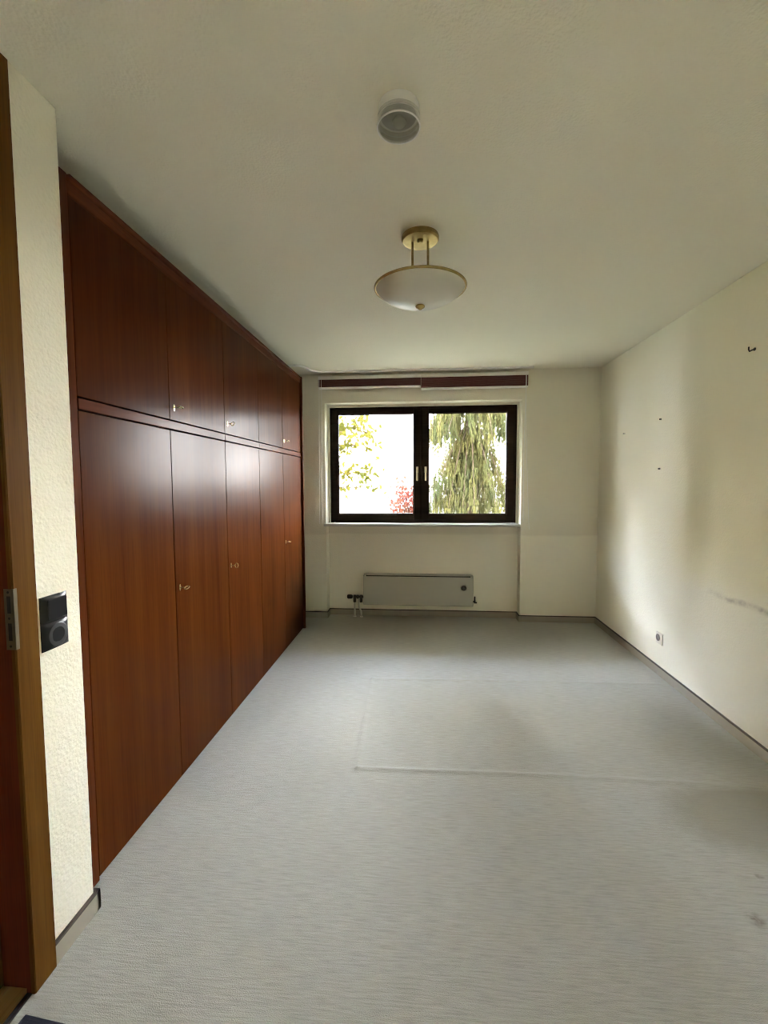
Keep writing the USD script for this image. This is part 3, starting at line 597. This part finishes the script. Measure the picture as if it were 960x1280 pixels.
# unseen upper storey and balcony, added to shade garden and window
obj("added_wall_upper", join(box(XH - .15, 9.0, 4.45, 4.75, TOP, 5.6), box(XR + .2, 9.0, 4.45, 4.75, -.5, TOP)), m_render, smooth=False, kind="structure", label="unseen white outer wall added above and beside the room to shade the garden")
obj("added_trim_2", box(-1.9, 2.2, 4.70, 5.95, 2.66, 2.82, .01), m_render, smooth=False, kind="structure", label="unseen balcony slab added above the window to cut high sky light")

# ------------------------------------------------------------------ garden
GZ = -0.45
obj("garden_ground", box(-60, 60, 4.76, 90, GZ - .2, GZ), m_ground, smooth=False, kind="structure", label="dark garden ground outside the window")  # tone kept dark to limit light bounced onto the ceiling

def quads(c, u, v):
    """flat leaves: centres c, half vectors u, v; each leaf is a four-sided blade"""
    n = len(c); P = np.stack([c - u, c + .15 * u - v, c + u, c + .15 * u + v], 1).reshape(-1, 3)
    i = 4 * np.arange(n)[:, None]
    return trimesh.Trimesh(P, np.vstack([i + [0, 1, 2], i + [0, 2, 3]]), process=False)
def unit_vecs(n, r):
    d = r.normal(size=(n, 3)); return d / np.linalg.norm(d, axis=1, keepdims=True)

# weeping spruce
tx, ty = 1.10, 10.4
sp = thing("spruce", "weeping spruce with hanging twigs outside the right window pane", "tree", (tx, ty, GZ))
tz = np.linspace(GZ, 10.5, 14)
obj("trunk", tube(np.stack([tx + .03 * np.sin(tz), ty + 0 * tz, tz], 1), np.interp(tz, [GZ, 1, 10.5], [.14, .105, .02]), 12), m_bark, sp)
limbs, C_, U_, V_ = [], [], [], []
rs = np.random.default_rng(11)
for z0, nb, R_, drop in ((2.70, 20, 1.02, 2.05), (2.5, 14, .62, 1.75), (3.35, 12, 1.0, .95), (3.75, 14, 1.15, 1.35), (4.6, 12, 1.0, 1.3), (5.6, 11, .95, 1.3), (6.7, 10, .85, 1.2), (7.8, 9, .7, 1.1), (8.9, 7, .5, .8)):
    for b in range(nb):
        az = 2 * PI * (b + rs.uniform(-.3, .3)) / nb; rr = R_ * rs.uniform(.75, 1.08); dd = drop * rs.uniform(.85, 1.1)
        s = np.linspace(0, 1, 12)
        rad = rr * (1 - (1 - s) ** 1.35) if z0 > 3 else rr * s ** .82
        zz = z0 + .10 * np.sin(s * PI) - dd * s ** 1.15
        pts = np.stack([tx + np.cos(az) * rad, ty + np.sin(az) * rad, zz + rs.uniform(-.1, .1)], 1)
        limbs.append(tube(pts, np.linspace(.016, .004, 12), 5))
        for k in range(95):
            q = rs.uniform(.1, 1.0); p0 = np.array([np.interp(q, s, pts[:, j]) for j in range(3)]) + rs.normal(0, .05, 3)
            L = rs.uniform(.18, .50); nseg = 4; side = unit_vecs(1, rs)[0]; side[2] = 0; side /= np.linalg.norm(side) + 1e-9
            drift = rs.normal(0, .05, 2)
            for g in range(nseg):
                f0 = (g + .5) / nseg; c = p0 + np.array([drift[0] * f0, drift[1] * f0, -L * f0])
                C_.append(c); U_.append(np.array([drift[0] * .5, drift[1] * .5, -L]) * .62 / nseg); V_.append(side * rs.uniform(.014, .030) * (1.15 - .5 * f0))
obj("limbs", join(limbs), m_bark, sp, kind="stuff")
obj("needles", quads(np.array(C_), np.array(U_), np.array(V_)), m_needle, sp, smooth=False, kind="stuff", label="hanging yellow-green needle twigs")

# broadleaf tree at the left, its branches reaching into view
bx, by = -3.1, 10.2
bt = thing("maple_tree", "thin yellow-green leafy tree reaching in outside the left window pane", "tree", (bx, by, GZ))
tz = np.linspace(GZ, 5.6, 10)
obj("trunk", tube(np.stack([bx + .06 * np.sin(tz * .8), by + 0 * tz, tz], 1), np.interp(tz, [GZ, 5.6], [.13, .04]), 10), m_bark, bt)
bl, C_, U_, V_ = [], [], [], []
rb = np.random.default_rng(5)
for (z0, ex, ez, dens) in ((2.0, 2.10, 2.22, 150), (2.4, 1.85, 2.55, 170), (2.7, 1.75, 2.95, 170), (2.3, 2.0, 2.45, 130), (1.3, 2.0, 1.60, 150), (1.1, 2.05, 1.22, 60), (1.7, 1.4, 2.0, 60), (3.4, -1.3, 4.0, 130), (3.9, 1.2, 4.6, 130), (3.0, -1.4, 3.2, 110), (4.6, .6, 5.6, 110), (4.4, -.7, 5.3, 110)):
    s = np.linspace(0, 1, 9)
    pts = np.stack([bx + ex * s, by + rb.uniform(-.5, .5) * s, z0 + (ez - z0) * s + .10 * np.sin(s * PI)], 1)
    bl.append(tube(pts, np.linspace(.03, .006, 9), 6))
    for k in range(dens):
        q = rb.uniform(.3, 1.04); c = np.array([np.interp(q, s, pts[:, j]) for j in range(3)]) + rb.normal(0, .085, 3) * (.5 + q)
        d_ = unit_vecs(2, rb); d_[1] = np.cross(d_[0], d_[1]); d_[1] /= np.linalg.norm(d_[1]); sz = rb.uniform(.05, .09)
        C_.append(c); U_.append(d_[0] * sz); V_.append(d_[1] * sz * .62)
obj("branches", join(bl), m_bark, bt, kind="stuff")
obj("leaves", quads(np.array(C_), np.array(U_), np.array(V_)), m_leaf, bt, smooth=False, kind="stuff", label="yellow-green leaves")

# red-leaved shrub
hx, hy = -.30, 8.2
sh = thing("red_shrub", "red-leaved shrub outside the lower right of the left pane", "shrub", (hx, hy, GZ))
st_, C_, U_, V_ = [], [], [], []
rr_ = np.random.default_rng(3)
for k in range(40):
    az, le = rr_.uniform(0, 2 * PI), rr_.uniform(.08, .34); tp = np.array([hx + math.cos(az) * le, hy + math.sin(az) * le, rr_.uniform(.75, 1.55) - .6 * le])
    s = np.linspace(0, 1, 6)[:, None]; p0 = np.array([hx, hy, GZ])
    pts = p0 + (tp - p0) * s + np.array([math.cos(az), math.sin(az), 0]) * .1 * np.sin(s * PI)
    st_.append(tube(pts, np.linspace(.010, .003, 6), 5))
    for j in range(44):
        q = rr_.uniform(.35, 1.03); c = p0 + (tp - p0) * q + rr_.normal(0, .05, 3)
        d_ = unit_vecs(2, rr_); d_[1] = np.cross(d_[0], d_[1]); d_[1] /= np.linalg.norm(d_[1]); sz = rr_.uniform(.026, .048)
        C_.append(c); U_.append(d_[0] * sz); V_.append(d_[1] * sz * .6)
obj("stems", join(st_), m_bark, sh, kind="stuff")
obj("leaves", quads(np.array(C_), np.array(U_), np.array(V_)), m_redleaf, sh, smooth=False, kind="stuff", label="red and orange leaves")

# picket fence behind the spruce
fy = 13.6
fe = thing("picket_fence", "weathered wooden picket fence behind the spruce", "fence", (1.6, fy, GZ))
for zr in (-.1, .62): obj("cross_rail", box(.35, 3.1, fy + .02, fy + .06, zr, zr + .08, .005), m_fence, fe)
xk = .36
while xk < 3.08:
    h_ = .92 + rng.uniform(-.012, .012); hw = .036
    pk = trimesh.Trimesh([(xk - hw, y, z) for y in (fy, fy + .02) for z in (GZ, h_ - .05)] + [(xk + hw, y, z) for y in (fy, fy + .02) for z in (GZ, h_ - .05)] + [(xk, y, h_) for y in (fy, fy + .02)]).convex_hull
    obj("picket", pk, m_fence, fe, smooth=False); xk += .118
for xx in (.37, 1.75, 3.07): obj("post", box(xx - .045, xx + .045, fy + .06, fy + .15, GZ, .86, .008), m_fence, fe)

# grey garden wall closing the view; added unseen outbuilding that lights the right wall
gw = thing("garden_wall", "grey rendered garden wall behind the trees", "wall", (0, 19, GZ))
obj("masonry", box(-14, 14, 19, 19.25, GZ, 1.20), m_gwall, gw, smooth=False)
obj("coping", box(-14.05, 14.05, 18.95, 19.3, 1.20, 1.27, .015), m_gwall, gw)
hc = np.array([-10.6, 10.9]); ang = math.atan2(4.4 - hc[1], 0.4 - hc[0])
ho = thing("added_outhouse", "small white rendered outbuilding added out of view at the left to bounce sunlight", "added_outhouse", (hc[0], hc[1], GZ))
Rh = trimesh.transformations.rotation_matrix(ang, [0, 0, 1]); Rh[:2, 3] = hc
def put(name, m, mat): m.apply_transform(Rh); obj(name, m, mat, ho, smooth=False)
put("wall", box(-2.2, 0, -.62, .62, GZ, 2.75), m_render)
rf = trimesh.Trimesh([(-2.4, -.80, 2.72), (.12, -.80, 2.72), (-2.4, .80, 2.72), (.12, .80, 2.72), (-2.4, 0, 3.3), (.12, 0, 3.3)]).convex_hull
put("roof", rf, m_roof)

# unseen additions: tall foliage blocking low sky, a house shading the spruce
def lumpy(x0, x1, y0, y1, z0, z1, amp, sc, seed):
    m = box(x0, x1, y0, y1, z0, z1, .4).subdivide_to_size(.45)
    m.merge_vertices(); n = m.vertex_normals
    m.vertices += n * (amp * (meshkit.fbm(np.array(m.vertices) * sc, 3, seed) - .4))[:, None]
    return m
he = thing("added_hedge", "tall olive-brown hornbeam screen added out of view on the left to block low sky", "added_hedge", (-13, 9, GZ))
put_h = lumpy(-17.0, -14.2, 3.0, 19.0, GZ, 8.2, .9, 1.3, 4)
obj("foliage", put_h, leafmat("added_hedge_leaf", (0.100, 0.096, 0.055), (0.155, 0.143, 0.085)), he, smooth=True)
he2 = thing("added_hedge", "tall olive-brown hornbeam screen added out of view along the back, left of the maple, to block sky", "added_hedge", (-9.2, 20.2, GZ))
obj("foliage", lumpy(-14.6, -4.5, 19.4, 21.4, GZ, 13.0, .9, 1.3, 9), UsdShade.Material.Get(stage, "/World/Looks/added_hedge_leaf"), he2, smooth=True)
nb = thing("added_house", "grey house added out of view at the right to shade the spruce", "house", (12, 11, GZ))
obj("wall", box(8.6, 17.0, 5.6, 15.5, GZ, 8.6), m_gwall, nb, smooth=False)
obj("roof", trimesh.Trimesh([(8.2, 5.2, 8.55), (17.4, 5.2, 8.55), (8.2, 15.9, 8.55), (17.4, 15.9, 8.55), (12.8, 5.2, 11.2), (12.8, 15.9, 11.2)]).convex_hull, m_roof, nb, smooth=False)
for yy in (6.8, 9.3, 11.8, 13.9):
    for zz in (.6, 3.3, 6.0):
        wn = obj("window", box(8.56, 8.62, yy - .55, yy + .55, zz, zz + 1.3, .01), m_white, nb, smooth=False)
        obj("pane", box(8.55, 8.565, yy - .47, yy + .47, zz + .08, zz + 1.22), m_radiator_dark, wn, smooth=False)
